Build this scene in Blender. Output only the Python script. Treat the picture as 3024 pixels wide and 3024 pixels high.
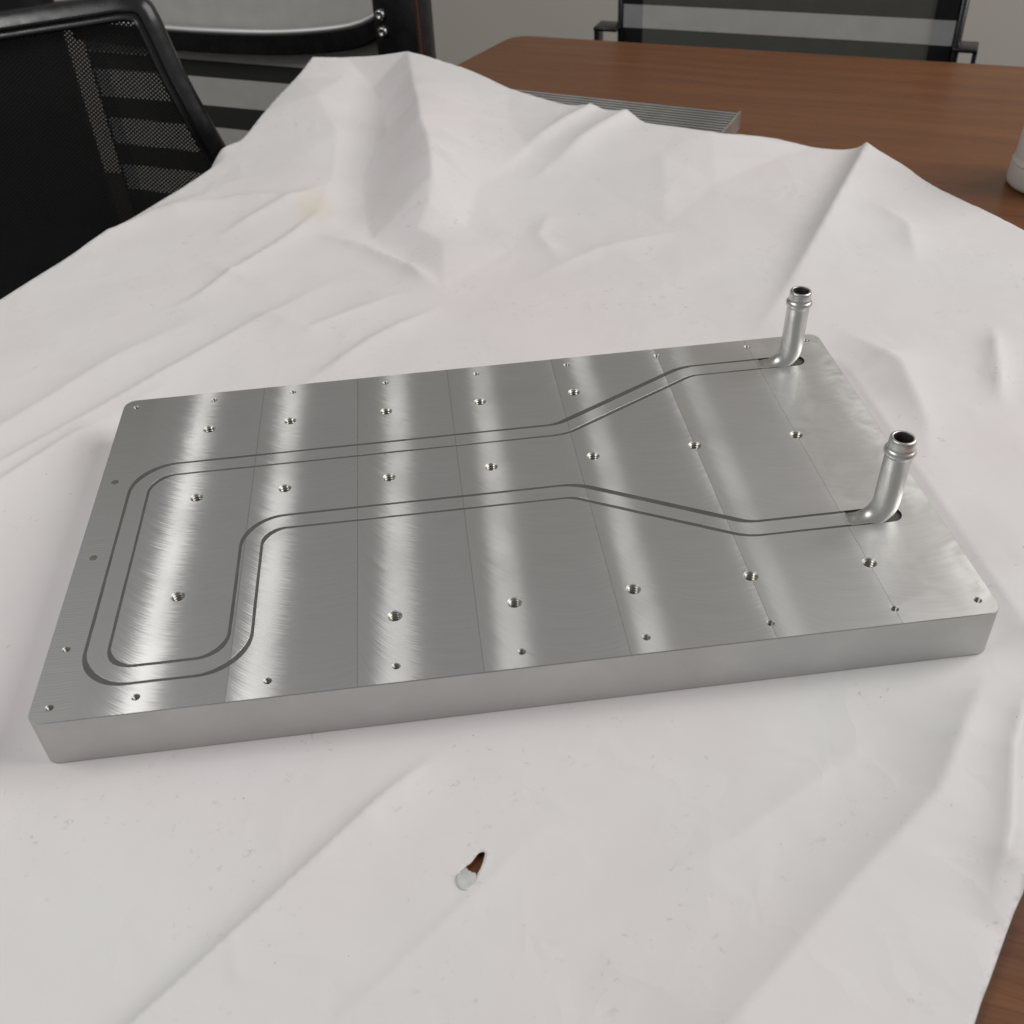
import bpy, bmesh, math, random
import numpy as np
from mathutils import Vector, Matrix, noise
from mathutils.geometry import delaunay_2d_cdt

random.seed(4)
rng = np.random.default_rng(4)
S = bpy.context.scene
for o in list(bpy.data.objects): bpy.data.objects.remove(o)
COL = S.collection
MM = 0.001
TOP = 32.0            # plate top above the table, in mm

# ------------------------------------------------------------------ camera
cam = bpy.data.cameras.new('camera'); cam_o = bpy.data.objects.new('camera', cam); COL.objects.link(cam_o)
R = [[0.99257, -0.11299, -0.04525], [-0.10662, -0.62779, -0.77104], [0.05871, 0.77014, -0.63517]]
m = Matrix(((R[0][0], -R[1][0], -R[2][0]), (R[0][1], -R[1][1], -R[2][1]), (R[0][2], -R[1][2], -R[2][2]))).to_4x4()
m.translation = Vector((219.06, -358.84, 398.46 + TOP)) * MM
cam_o.matrix_world = m
cam.sensor_width = 36; cam.lens = 36 * 3.10092 / 3.024
cam.clip_start = 0.02; cam.clip_end = 60
cam.dof.use_dof = True; cam.dof.focus_distance = 0.66; cam.dof.aperture_fstop = 15
S.camera = cam_o

# ------------------------------------------------------------------ light
w = bpy.data.worlds.new('World'); S.world = w; w.use_nodes = True
bg = w.node_tree.nodes['Background']; bg.inputs[0].default_value = (0.985, 0.985, 0.985, 1); bg.inputs[1].default_value = 0.235

def area(name, loc, target, sx, sy, power, color):
    l = bpy.data.lights.new(name, 'AREA'); l.shape = 'RECTANGLE'; l.size = sx; l.size_y = sy
    l.energy = power; l.color = color
    o = bpy.data.objects.new(name, l); COL.objects.link(o)
    o.location = Vector(loc)
    o.rotation_euler = (Vector(target) - Vector(loc)).to_track_quat('-Z', 'Y').to_euler()
    return o
area('ceiling_tube_lamp', (-1.00, 0.02, 1.60), (-1.00, 0.02, 0), 0.26, 1.2, 15, (1.0, 0.99, 0.975))
area('side_panel_lamp', (2.4, 0.28, 1.50), (0.3, 0.2, 0), 1.7, 1.7, 42, (1.0, 0.975, 0.96))
S.view_settings.view_transform = 'Standard'; S.view_settings.look = 'None'
S.view_settings.exposure = 0; S.view_settings.gamma = 1
S.render.engine = 'CYCLES'

# ------------------------------------------------------------------ helpers
def tag(o, label=None, cat=None, group=None, kind=None):
    if label: o['label'] = label
    if cat: o['category'] = cat
    if group: o['group'] = group
    if kind: o['kind'] = kind
    return o

def empty(name, loc=(0, 0, 0), rz=0.0):
    o = bpy.data.objects.new(name, None); COL.objects.link(o)
    o.location = Vector(loc) * MM; o.rotation_euler = (0, 0, rz); o.empty_display_size = 0.02
    return o

def mesh_obj(name, me, mat, parent=None, smooth=False):
    o = bpy.data.objects.new(name, me); COL.objects.link(o)
    if mat is not None:
        me.materials.clear()
        for x in (mat if isinstance(mat, (list, tuple)) else [mat]): me.materials.append(x)
    if smooth:
        me.polygons.foreach_set('use_smooth', [True] * len(me.polygons))
    if parent is not None: o.parent = parent
    return o

def mesh(verts, faces, name='m'):          # verts in mm
    me = bpy.data.meshes.new(name)
    me.from_pydata([(v[0] * MM, v[1] * MM, v[2] * MM) for v in verts], [], faces); me.update()
    return me

def from_bm(bm, name='m'):
    me = bpy.data.meshes.new(name)
    bmesh.ops.recalc_face_normals(bm, faces=bm.faces)
    bmesh.ops.scale(bm, vec=(MM, MM, MM), verts=bm.verts)
    bm.to_mesh(me); bm.free(); return me

def add_box(bm, x0, x1, y0, y1, z0, z1, bev=0.0, seg=2):
    r = bmesh.ops.create_cube(bm, size=1.0)
    vs = r['verts']
    for v in vs:
        v.co = Vector((x0 + (v.co.x + .5) * (x1 - x0), y0 + (v.co.y + .5) * (y1 - y0), z0 + (v.co.z + .5) * (z1 - z0)))
    if bev > 0:
        es = list({e for v in vs for e in v.link_edges})
        bmesh.ops.bevel(bm, geom=es, offset=bev, segments=seg, affect='EDGES', profile=0.5)

def box_mesh(x0, x1, y0, y1, z0, z1, bev=0.0, seg=2):
    bm = bmesh.new(); add_box(bm, x0, x1, y0, y1, z0, z1, bev, seg); return from_bm(bm)

def lathe(profile, n=32, cx=0, cy=0, close_bottom=False, close_top=False):
    vs, fs = [], []
    for (r, z) in profile:
        for k in range(n):
            a = 2 * math.pi * k / n
            vs.append((cx + r * math.cos(a), cy + r * math.sin(a), z))
    for i in range(len(profile) - 1):
        for k in range(n):
            k2 = (k + 1) % n
            fs.append((i * n + k, i * n + k2, (i + 1) * n + k2, (i + 1) * n + k))
    if close_bottom: fs.append(tuple(range(n - 1, -1, -1)))
    if close_top: fs.append(tuple((len(profile) - 1) * n + k for k in range(n)))
    return vs, fs

def sweep(path, radii, n=20, caps=True):
    """round tube along a path; frames by parallel transport. radii: float or list"""
    P = [Vector(p) for p in path]; vs, fs = [], []
    if not isinstance(radii, (list, tuple)): radii = [radii] * len(P)
    t0 = (P[1] - P[0]).normalized()
    up = Vector((0, 0, 1)) if abs(t0.z) < .9 else Vector((0, 1, 0))
    nrm = (up - t0 * up.dot(t0)).normalized()
    for i, p in enumerate(P):
        t = (P[min(i + 1, len(P) - 1)] - P[max(i - 1, 0)]).normalized()
        nrm = (nrm - t * nrm.dot(t)).normalized(); b = t.cross(nrm)
        for k in range(n):
            a = 2 * math.pi * k / n
            q = p + (nrm * math.cos(a) + b * math.sin(a)) * radii[i]
            vs.append(tuple(q))
    for i in range(len(P) - 1):
        for k in range(n):
            k2 = (k + 1) % n
            fs.append((i * n + k, i * n + k2, (i + 1) * n + k2, (i + 1) * n + k))
    if caps:
        fs.append(tuple(range(n - 1, -1, -1))); fs.append(tuple((len(P) - 1) * n + k for k in range(n)))
    return vs, fs

def smooth_path(pts, rad, step=2.0):
    """polyline with rounded corners (2-D), resampled"""
    pts = [Vector((p[0], p[1])) for p in pts]; out = [pts[0].copy()]
    if not isinstance(rad, (list, tuple)): rad = [rad] * len(pts)
    for i in range(1, len(pts) - 1):
        a, b, c = pts[i - 1], pts[i], pts[i + 1]
        d1 = (a - b).normalized(); d2 = (c - b).normalized()
        ang = d1.angle(d2); tl = rad[i] / math.tan(ang / 2)
        p1 = b + d1 * tl; p2 = b + d2 * tl
        bis = (d1 + d2).normalized(); cen = b + bis * (rad[i] / math.sin(ang / 2))
        a1 = math.atan2(p1.y - cen.y, p1.x - cen.x); a2 = math.atan2(p2.y - cen.y, p2.x - cen.x)
        da = (a2 - a1 + math.pi) % (2 * math.pi) - math.pi
        n = max(4, int(abs(da) * rad[i] / 1.2))
        for k in range(n + 1):
            q = a1 + da * k / n
            out.append(cen + Vector((math.cos(q), math.sin(q))) * rad[i])
    out.append(pts[-1].copy())
    res = [out[0]]
    for p in out[1:]:
        L = (p - res[-1]).length
        if L < 1e-4: continue
        n = max(1, int(L / 6.0)); s = res[-1].copy()
        for k in range(1, n + 1): res.append(s.lerp(p, k / n))
    return res

# ------------------------------------------------------------------ materials
class NT:
    def __init__(s, name):
        s.m = bpy.data.materials.new(name); s.m.use_nodes = True
        s.t = s.m.node_tree; s.n = s.t.nodes; s.l = s.t.links
        s.p = s.n['Principled BSDF']; s.out = s.n['Material Output']
    def new(s, ty, **k):
        x = s.n.new(ty)
        for a, b in k.items(): setattr(x, a, b)
        return x
    def set(s, sock, v):
        if isinstance(v, bpy.types.NodeSocket): s.l.new(v, sock)
        else: sock.default_value = v
    def math(s, op, a, b=0.0, c=None, clamp=False):
        x = s.new('ShaderNodeMath', operation=op); x.use_clamp = clamp
        s.set(x.inputs[0], a)
        if len(x.inputs) > 1: s.set(x.inputs[1], b)
        if c is not None: s.set(x.inputs[2], c)
        return x.outputs[0]
    def comb(s, x, y, z):
        n = s.new('ShaderNodeCombineXYZ')
        for i, v in enumerate((x, y, z)): s.set(n.inputs[i], v)
        return n.outputs[0]
    def coords(s, scale=1000.0):
        tc = s.new('ShaderNodeTexCoord'); v = s.new('ShaderNodeVectorMath', operation='SCALE')
        s.l.new(tc.outputs['Object'], v.inputs[0]); v.inputs['Scale'].default_value = scale
        return v.outputs[0]
    def sep(s, v):
        n = s.new('ShaderNodeSeparateXYZ'); s.l.new(v, n.inputs[0]); return n.outputs
    def noise(s, vec, scale, detail=3.0, rough=.55, dist=0.0):
        n = s.new('ShaderNodeTexNoise'); s.l.new(vec, n.inputs['Vector'])
        n.inputs['Scale'].default_value = scale; n.inputs['Detail'].default_value = detail
        n.inputs['Roughness'].default_value = rough; n.inputs['Distortion'].default_value = dist
        return n.outputs['Fac']
    def ramp(s, f, stops):
        n = s.new('ShaderNodeValToRGB'); s.set(n.inputs[0], f); e = n.color_ramp.elements
        while len(e) < len(stops): e.new(.5)
        for i, (p, c) in enumerate(stops):
            e[i].position = p; e[i].color = (*c, 1) if len(c) == 3 else c
        return n.outputs[0]
    def mixc(s, f, a, b, mode='MIX'):
        n = s.new('ShaderNodeMix', data_type='RGBA', blend_type=mode)
        s.set(n.inputs[0], f); s.set(n.inputs[6], a); s.set(n.inputs[7], b); return n.outputs[2]
    def maprange(s, v, a, b, c, d, kind='SMOOTHSTEP'):
        n = s.new('ShaderNodeMapRange', interpolation_type=kind); s.set(n.inputs[0], v)
        for i, q in enumerate((a, b, c, d)): n.inputs[i + 1].default_value = q
        return n.outputs[0]
    def bump(s, h, strength, dist=0.001, normal=None):
        n = s.new('ShaderNodeBump'); s.set(n.inputs['Height'], h); n.inputs['Strength'].default_value = strength
        n.inputs['Distance'].default_value = dist
        if normal is not None: s.l.new(normal, n.inputs['Normal'])
        return n.outputs[0]

def simple(name, col, rough=.5, metal=0.0, spec=.5, bump=0.0, bscale=300, var=0.0):
    t = NT(name); p = t.p
    p.inputs['Base Color'].default_value = (*col, 1); p.inputs['Roughness'].default_value = rough
    p.inputs['Metallic'].default_value = metal; p.inputs['Specular IOR Level'].default_value = spec
    v = t.coords(1.0); f = t.noise(v, bscale, 4)
    if var > 0:
        g = t.noise(v, bscale * .06, 4)
        c0 = [c * (1 - var) for c in col]; c1 = [min(1, c * (1 + var)) for c in col]
        t.set(p.inputs['Base Color'], t.ramp(g, [(.25, c0), (.75, c1)]))
        t.set(p.inputs['Roughness'], t.maprange(g, .2, .8, max(0, rough - .08), min(1, rough + .08)))
    if bump > 0: t.set(p.inputs['Normal'], t.bump(f, bump, .0005))
    return t.m

PASS = [(-40, 21), (97.5, 86.0), (163.5, 163.5), (227.5, 227.5), (302.8, 302.8), (378.8, 379.0), (445.3, 418.0)]
def milled():
    t = NT('milled_aluminium'); p = t.p
    v = t.coords(); x, y, z = t.sep(v)
    # slight waver of every pass
    prev = 21.0; pb = -40.0; acc = None; ab = None
    for b, l in PASS[1:]:
        gt = t.math('GREATER_THAN', x, b)
        g = t.math('MULTIPLY', gt, l - prev); prev = l
        acc = g if acc is None else t.math('ADD', acc, g)
        g = t.math('MULTIPLY', gt, b - pb); pb = b
        ab = g if ab is None else t.math('ADD', ab, g)
    d = t.math('SUBTRACT', t.math('SUBTRACT', x, acc), 21.0)            # distance from the left edge of the cutter's path
    de = t.math('ADD', t.math('SUBTRACT', x, ab), 40.0)            # distance from the visible step between passes
    Rr = 56.0
    s = t.math('SUBTRACT', t.math('DIVIDE', d, Rr), 1.0)
    s = t.math('MINIMUM', t.math('MAXIMUM', s, -.999), .999)
    c = t.math('SQRT', t.math('SUBTRACT', 1.0, t.math('MULTIPLY', s, s)))
    phase = t.math('ADD', y, t.math('MULTIPLY', c, Rr))            # feed marks: arcs of the cutter
    pv = t.comb(t.math('ADD', t.math('MULTIPLY', d, .05), t.math('MULTIPLY', acc, .31)), t.math('MULTIPLY', phase, 1.0), 0.0)
    streak = t.noise(pv, .55, 5, .7)
    fine = t.noise(pv, 2.2, 3, .6)
    broad = t.noise(v, .018, 3, .5, .6)
    # feed ripple: rings with a slow beat
    beat = t.math('MULTIPLY', t.noise(t.comb(t.math('MULTIPLY', d, 1.0), t.math('MULTIPLY', y, .35), acc), .09, 2), 9.0)
    ring = t.math('SINE', t.math('ADD', t.math('MULTIPLY', phase, 2 * math.pi / 2.1), beat))
    # stronger ripple on the left flank of every pass, as the cutter's edge leaves it
    flank = t.maprange(d, 3, 40, 1.0, 0.0)
    ringw = t.math('MULTIPLY', ring, t.math('ADD', t.math('MULTIPLY', flank, .85), .15))
    # tangent = across the tool marks
    rot = t.math('ADD', t.math('MULTIPLY', t.math('SUBTRACT', streak, .5), .24), t.math('MULTIPLY', ringw, .055))
    rot = t.math('ADD', rot, t.math('MULTIPLY', t.math('SUBTRACT', fine, .5), .22))
    ca, sa = t.math('COSINE', rot), t.math('SINE', rot)
    tx = t.math('SUBTRACT', t.math('MULTIPLY', t.math('MULTIPLY', s, -1.0), ca), t.math('MULTIPLY', c, sa))
    ty = t.math('ADD', t.math('MULTIPLY', t.math('MULTIPLY', s, -1.0), sa), t.math('MULTIPLY', c, ca))
    tang = t.comb(tx, ty, 0.0)
    edge = t.math('MAXIMUM', t.maprange(de, .15, .6, .62, 1.0), t.math('LESS_THAN', x, 60.0))
    val = t.math('ADD', t.math('MULTIPLY', streak, .18), .72)
    val = t.math('ADD', val, t.math('MULTIPLY', t.math('SUBTRACT', broad, .5), .10))
    val = t.math('ADD', val, t.math('MULTIPLY', ringw, .035))
    val = t.math('MULTIPLY', val, edge)
    col = t.comb(val, t.math('MULTIPLY', val, 1.0), t.math('MULTIPLY', val, .985))
    rough = t.math('ADD', t.math('MULTIPLY', fine, .10), .33)
    rough = t.math('ADD', rough, t.math('MULTIPLY', t.math('SUBTRACT', broad, .5), .24))
    nrm = t.bump(t.math('ADD', t.math('MULTIPLY', streak, .6), t.math('MULTIPLY', ringw, .10)), .10, .0002)
    t.set(p.inputs['Base Color'], col); p.inputs['Metallic'].default_value = 1
    t.set(p.inputs['Roughness'], rough); p.inputs['Anisotropic'].default_value = 1.0
    t.set(p.inputs['Tangent'], tang); t.set(p.inputs['Normal'], nrm)
    q = t.new('ShaderNodeBsdfPrincipled'); t.set(q.inputs['Base Color'], col); q.inputs['Metallic'].default_value = 1
    q.inputs['Roughness'].default_value = .46
    t.set(q.inputs['Normal'], nrm)
    mx = t.new('ShaderNodeMixShader'); blot = t.maprange(t.noise(v, .03, 4, .6, 1.5), .35, .65, .15, .5)
    t.set(mx.inputs[0], t.math('ADD', t.math('ADD', .40, t.math('MULTIPLY', t.math('GREATER_THAN', x, 378.8), .22)), t.math('MULTIPLY', t.math('GREATER_THAN', x, 445.3), t.math('MULTIPLY', blot, .7))))
    t.l.new(p.outputs[0], mx.inputs[1]); t.l.new(q.outputs[0], mx.inputs[2]); t.l.new(mx.outputs[0], t.out.inputs[0])
    return t.m

def alu_side():
    t = NT('sawn_aluminium_side'); p = t.p; v = t.coords(); x, y, z = t.sep(v)
    f = t.noise(t.comb(t.math('MULTIPLY', x, .05), t.math('MULTIPLY', y, .05), t.math('MULTIPLY', z, 2.5)), 1.0, 4, .6)
    b = t.noise(v, .02, 4, .6, .5)
    val = t.math('ADD', t.math('ADD', t.math('MULTIPLY', f, .05), .52), t.math('MULTIPLY', t.math('SUBTRACT', b, .5), .16))
    t.set(p.inputs['Base Color'], t.comb(val, val, t.math('MULTIPLY', val, .99)))
    p.inputs['Metallic'].default_value = 1; p.inputs['Roughness'].default_value = .48
    t.set(p.inputs['Normal'], t.bump(f, .12, .0002))
    return t.m

def paper_mat():
    t = NT('white_wrapping_paper'); p = t.p; v = t.coords(); x, y, z = t.sep(v)
    a = t.noise(v, .0035, 3, .5, .4)
    col = t.ramp(a, [(.34, (.805, .758, .760)), (.64, (.785, .774, .762))])
    sm = t.noise(v, .02, 5, .6)
    col = t.mixc(t.maprange(sm, .35, .75, 0, .10), col, (.62, .58, .56, 1))
    # specks
    vo = t.new('ShaderNodeTexVoronoi'); t.l.new(v, vo.inputs['Vector']); vo.inputs['Scale'].default_value = .095
    vo.inputs['Randomness'].default_value = 1
    rad = t.math('MULTIPLY', t.sep(vo.outputs['Color'])[0], .03)
    sp = t.math('LESS_THAN', vo.outputs['Distance'], t.math('MULTIPLY', t.math('GREATER_THAN', rad, .016), t.math('ADD', rad, .012)))
    col = t.mixc(t.math('MULTIPLY', sp, .6), col, (.16, .13, .12, 1))
    # scuffs and fibres
    sc = t.noise(v, .16, 5, .75, .8); rg = t.noise(v, .013, 3, .5)
    col = t.mixc(t.math('MULTIPLY', t.maprange(sc, .60, .68, 0, .40), t.maprange(rg, .48, .58, 0, 1)), col, (.42, .37, .34, 1))
    # faint yellow stain near the lifted corner
    dx = t.math('SUBTRACT', x, 118.0); dy = t.math('SUBTRACT', y, 640.0)
    dd = t.math('SQRT', t.math('ADD', t.math('MULTIPLY', dx, dx), t.math('MULTIPLY', t.math('MULTIPLY', dy, dy), .35)))
    dd = t.math('ADD', dd, t.math('MULTIPLY', sm, 30.0))
    col = t.mixc(t.maprange(dd, 18, 42, .55, 0), col, (.76, .69, .55, 1))
    t.set(p.inputs['Base Color'], col); p.inputs['Roughness'].default_value = .55
    p.inputs['Specular IOR Level'].default_value = .35
    cr = t.noise(v, .012, 2, .5, .3); cr2 = t.noise(v, .06, 2, .5); cr3 = t.noise(v, .7, 2, .5)
    h = t.math('ADD', t.math('MULTIPLY', cr, 5.0), t.math('ADD', t.math('MULTIPLY', cr2, .35), t.math('MULTIPLY', cr3, .012)))
    # fine crumple: a net of short sharp creases, stronger in patches
    wv = t.new('ShaderNodeVectorMath', operation='ADD'); t.l.new(v, wv.inputs[0])
    nv = t.new('ShaderNodeTexNoise'); t.l.new(v, nv.inputs['Vector']); nv.inputs['Scale'].default_value = .02
    sv = t.new('ShaderNodeVectorMath', operation='SCALE'); t.l.new(nv.outputs['Color'], sv.inputs[0]); sv.inputs['Scale'].default_value = 45
    t.l.new(sv.outputs[0], wv.inputs[1])
    for sc_, amp in ((.011, 1.7), (.028, .6)):
        ve = t.new('ShaderNodeTexVoronoi', feature='DISTANCE_TO_EDGE'); t.l.new(wv.outputs[0], ve.inputs['Vector']); ve.inputs['Scale'].default_value = sc_
        patch = t.maprange(t.noise(v, sc_ * .8, 2, .5), .42, .66, 0, 1)
        h = t.math('ADD', h, t.math('MULTIPLY', t.math('MULTIPLY', t.maprange(ve.outputs['Distance'], 0, .22, 1, 0, 'LINEAR'), amp), patch))
    t.set(p.inputs['Normal'], t.bump(h, .4, .001))
    return t.m

def wood_mat():
    t = NT('walnut_veneer'); p = t.p; v = t.coords()
    mp = t.new('ShaderNodeMapping'); t.l.new(v, mp.inputs[0]); mp.inputs['Rotation'].default_value = (0, 0, math.radians(27.6))
    v = mp.outputs[0]; x, y, z = t.sep(v)
    warp = t.noise(t.comb(t.math('MULTIPLY', x, .0035), t.math('MULTIPLY', y, .014), 0.0), 1.0, 3, .5)
    yy = t.math('ADD', y, t.math('MULTIPLY', warp, 55.0))
    g1 = t.noise(t.comb(t.math('MULTIPLY', x, .0022), t.math('MULTIPLY', yy, .055), 0.0), 1.0, 5, .62)
    g2 = t.noise(t.comb(t.math('MULTIPLY', x, .012), t.math('MULTIPLY', yy, .42), 3.0), 1.0, 4, .6)
    g3 = t.noise(t.comb(t.math('MULTIPLY', x, .05), t.math('MULTIPLY', yy, 1.6), 7.0), 1.0, 2, .5)
    f = t.math('ADD', t.math('MULTIPLY', g1, .62), t.math('ADD', t.math('MULTIPLY', g2, .26), t.math('MULTIPLY', g3, .12)))
    col = t.ramp(f, [(.30, (.098, .031, .0080)), (.46, (.145, .050, .0135)), (.56, (.170, .061, .0165)), (.72, (.215, .084, .024))])
    t.set(p.inputs['Base Color'], col); t.set(p.inputs['Roughness'], t.maprange(g2, .3, .7, .26, .38))
    p.inputs['Specular IOR Level'].default_value = .45
    t.set(p.inputs['Normal'], t.bump(g3, .06, .0003))
    return t.m

def wall_mat():
    t = NT('painted_wall'); v = t.coords(); p = t.p
    a = t.noise(v, .0022, 4, .5)
    t.set(p.inputs['Base Color'], t.ramp(a, [(.3, (.70, .655, .585)), (.7, (.75, .705, .64))]))
    p.inputs['Roughness'].default_value = .8
    t.set(p.inputs['Normal'], t.bump(t.noise(v, .35, 4), .15, .0006)); return t.m

def carpet_mat():
    t = NT('dark_carpet'); v = t.coords(); p = t.p
    a = t.noise(v, .25, 4, .7)
    t.set(p.inputs['Base Color'], t.ramp(a, [(.3, (.022, .016, .014)), (.7, (.05, .036, .032))]))
    p.inputs['Roughness'].default_value = .95
    t.set(p.inputs['Normal'], t.bump(a, .6, .003)); return t.m

def fabric(name, c, rough=.85, pitch=1.1):
    t = NT(name); v = t.coords(); p = t.p; x, y, z = t.sep(v)
    wv = t.math('MULTIPLY', t.math('SINE', t.math('MULTIPLY', x, 2 * math.pi / pitch)), t.math('SINE', t.math('MULTIPLY', z, 2 * math.pi / pitch)))
    n = t.noise(v, .03, 4)
    k = t.math('ADD', t.math('ADD', .86, t.math('MULTIPLY', wv, .14)), t.math('MULTIPLY', t.math('SUBTRACT', n, .5), .25))
    t.set(p.inputs['Base Color'], t.comb(t.math('MULTIPLY', k, c[0]), t.math('MULTIPLY', k, c[1]), t.math('MULTIPLY', k, c[2])))
    p.inputs['Roughness'].default_value = rough
    t.set(p.inputs['Normal'], t.bump(wv, .3, .0005)); return t.m

M = dict(
    top=milled(), side=alu_side(), paper=paper_mat(), wood=wood_mat(), wall=wall_mat(), carpet=carpet_mat(),
    epoxy=simple('grey_epoxy', (.10, .10, .094), .55, 0, .4, .2, 900, .15),
    pipe=simple('drawn_aluminium', (.66, .655, .63), .36, 1, .5, .05, 400, .07),
    bore=simple('shaded_bore', (.16, .155, .145), .55, 1, .5, .2, 500, .1),  # recess walls and pipe insides coloured dark, standing in for shade
    insert=simple('steel_thread', (.36, .345, .31), .30, 1, .5, .05, 800, .06),
    plug=simple('dull_plug', (.36, .34, .31), .45, 1, .5, .1, 800, .1),
    sink=simple('anodised_aluminium', (.60, .60, .59), .42, 1, .5, .1, 300, .08),
    black=simple('black_plastic', (.013, .013, .014), .27, 0, .5, .08, 900, .15),
    meshblack=simple('black_mesh_yarn', (.012, .012, .012), .7, 0, .3, .2, 900, .1),
    leather=simple('black_upholstery', (.010, .010, .010), .6, 0, .4, .35, 160, .2),
    chrome=simple('chrome', (.95, .95, .94), .42, 1, .5, .02, 100, .03),
    bolt=simple('bright_steel_bolt', (.62, .62, .60), .25, 1, .5, .02, 100, .03),
    grey=fabric('grey_mesh_fabric', (.80, .785, .74)), dark=fabric('dark_mesh_fabric', (.045, .046, .040)), dim=fabric('dim_mesh_fabric', (.14, .142, .128)),
    edge=fabric('side_hem_fabric', (.50, .505, .51)), black_hem=fabric('black_hem_fabric', (.008, .008, .008)),
    cup=simple('white_cup', (.52, .49, .45), .5, 0, .4, .1, 200, .04),
    brown=simple('brown_trim', (.07, .028, .014), .5, 0, .4, .1, 200, .1),
)

# ------------------------------------------------------------------ setting: floor, wall
FLOOR = -740.0
O2 = np.array([384., 1237.]); U2 = np.array([.886, -.464]); N2 = np.array([.464, .886]); ANG = math.atan2(-.464, .886)
tag(mesh_obj('floor', mesh([(-6000, -4000, FLOOR), (7000, -4000, FLOOR), (7000, 7000, FLOOR), (-6000, 7000, FLOOR)], [(0, 1, 2, 3)]), M['carpet']), kind='structure')
wc = O2 + N2 * 950
wl = mesh_obj('wall', box_mesh(-4200, 4200, 0, 80, FLOOR, 1900), M['wall'])
wl.location = Vector((wc[0], wc[1], 0)) * MM; wl.rotation_euler = (0, 0, ANG); tag(wl, kind='structure')

# ------------------------------------------------------------------ table
def build_table():
    root = empty('conference_table', (384, 1237, FLOOR))
    tag(root, 'brown walnut veneer conference table under the white paper sheet', 'table')
    bl = np.array([384., 1237.]); le = np.array([-.612, -.791])
    pts = [bl + U2 * 1900, bl + U2 * 1900 + le * 2000, bl + le * 2300, bl]
    # rounded far-left corner
    c1 = bl + U2 * 30; c2 = bl + le * 30
    arc = [c2 * (1 - t) ** 2 + bl * 2 * t * (1 - t) + c1 * t * t for t in np.linspace(0, 1, 9)]
    poly = [pts[0], pts[1], pts[2]] + arc
    bm = bmesh.new()
    vs = [bm.verts.new((p[0] - 384, p[1] - 1237, 740.0)) for p in poly]
    f = bm.faces.new(vs)
    r = bmesh.ops.extrude_face_region(bm, geom=[f])
    bmesh.ops.translate(bm, verts=[e for e in r['geom'] if isinstance(e, bmesh.types.BMVert)], vec=(0, 0, -28))
    es = [e for e in bm.edges if abs(e.verts[0].co.z - e.verts[1].co.z) < 1e-3]
    bmesh.ops.bevel(bm, geom=es, offset=2.5, segments=3, affect='EDGES')
    tp = mesh_obj('tabletop', from_bm(bm), M['wood'], root)
    for (a, b) in ((200, 250), (1700, 250), (200, 1750), (1700, 1750)):
        q = bl + U2 * a + le * b - np.array([384, 1237])
        bm = bmesh.new(); add_box(bm, q[0] - 30, q[0] + 30, q[1] - 30, q[1] + 30, 0, 712, 3)
        mesh_obj('leg', from_bm(bm), M['wood'], root)
build_table()

# ------------------------------------------------------------------ paper sheet
def seg_dist(P, pts):
    """signed distance (positive to the right of travel) and parameter 0..1 along a polyline"""
    pts = np.array(pts, float); best = np.full(len(P), 1e9); sign = np.zeros(len(P)); par = np.zeros(len(P))
    L = np.linalg.norm(np.diff(pts, axis=0), axis=1); cum = np.concatenate([[0], np.cumsum(L)])
    for i in range(len(pts) - 1):
        a, b = pts[i], pts[i + 1]; d = (b - a) / L[i]
        t = np.clip((P - a) @ d, 0, L[i]); q = a + t[:, None] * d; r = P - q; ds = np.linalg.norm(r, axis=1)
        sg = r[:, 0] * d[1] - r[:, 1] * d[0]
        m_ = ds < best; best[m_] = ds[m_]; sign[m_] = np.sign(sg[m_]); par[m_] = (cum[i] + t[m_]) / cum[-1]
    return best * np.where(sign == 0, 1, sign), par

CTRL = [  # x, y, height above the table
    (-179, 503, 0), (-157, 527, 3), (-74, 644, 10), (-20, 713, 17), (31, 775, 28), (62, 851, 42), (96, 922, 55), (114, 976, 62),
    (151, 992, 54), (289, 945, 45), (340, 900, 30), (403, 837, 24), (457, 790, 23.5), (502, 754, 23.5),
    (537, 730, 23), (571, 727, 17), (603, 734, 8), (642, 710, 4), (681, 686, 2), (708, 630, 4), (721, 584, 3), (761, 479, 2), (850, 300, 0),
    # foot of the steep flank beside the lifted corner
    (177, 1014, 46), (183, 929, 34), (191, 864, 24), (194, 831, 17), (178, 773, 13), (167, 724, 8), (167, 662, 4), (173, 585, 1),
    # its crest
    (228, 962, 64), (229, 900, 64), (229, 841, 63), (232, 790, 62), (232, 746, 61), (238, 698, 57), (239, 665, 53), (237, 632, 42), (230, 600, 27), (217, 580, 12), (204, 561, 3),
    (144, 789, 36), (122, 861, 54), (148, 925, 50), (138, 701, 24), (123, 635, 14), (142, 600, 6),
    (277, 871, 50), (283, 793, 40), (287, 720, 26), (280, 657, 12), (329, 803, 27), (343, 729, 12), (264, 590, 4),
    (239, 548, 11), (237, 507, 6), (235, 469, .5), (205, 529, 0), (79, 712, 25), (44, 653, 13), (25, 562, 3),
    (393, 688, 6), (380, 790, 22), (430, 745, 21.5), (480, 700, 16), (520, 640, 3), (600, 560, 2),
    (-60, 400, 1), (-120, 250, 0), (-100, 60, 0), (-60, -120, 0), (0, -250, 0), (200, -60, 0), (200, -250, 0), (400, -100, 0), (420, -250, 0),
    (560, 0, 0), (600, 150, 1), (560, 350, 1), (100, 430, 1), (250, 430, 0), (400, 430, 0), (450, 560, 1), (300, 540, 0), (0, 0, 0), (500, 0, 0),
    (0, 290, 0), (250, 292, 0), (500, 292, 0), (250, 0, 0), (680, 380, 1), (700, 500, 2), (330, 330, 0), (500, 500, 2)]
CT = np.array(CTRL, float)
def tps(r): return r * r * np.log(r + 1e-6)
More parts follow.
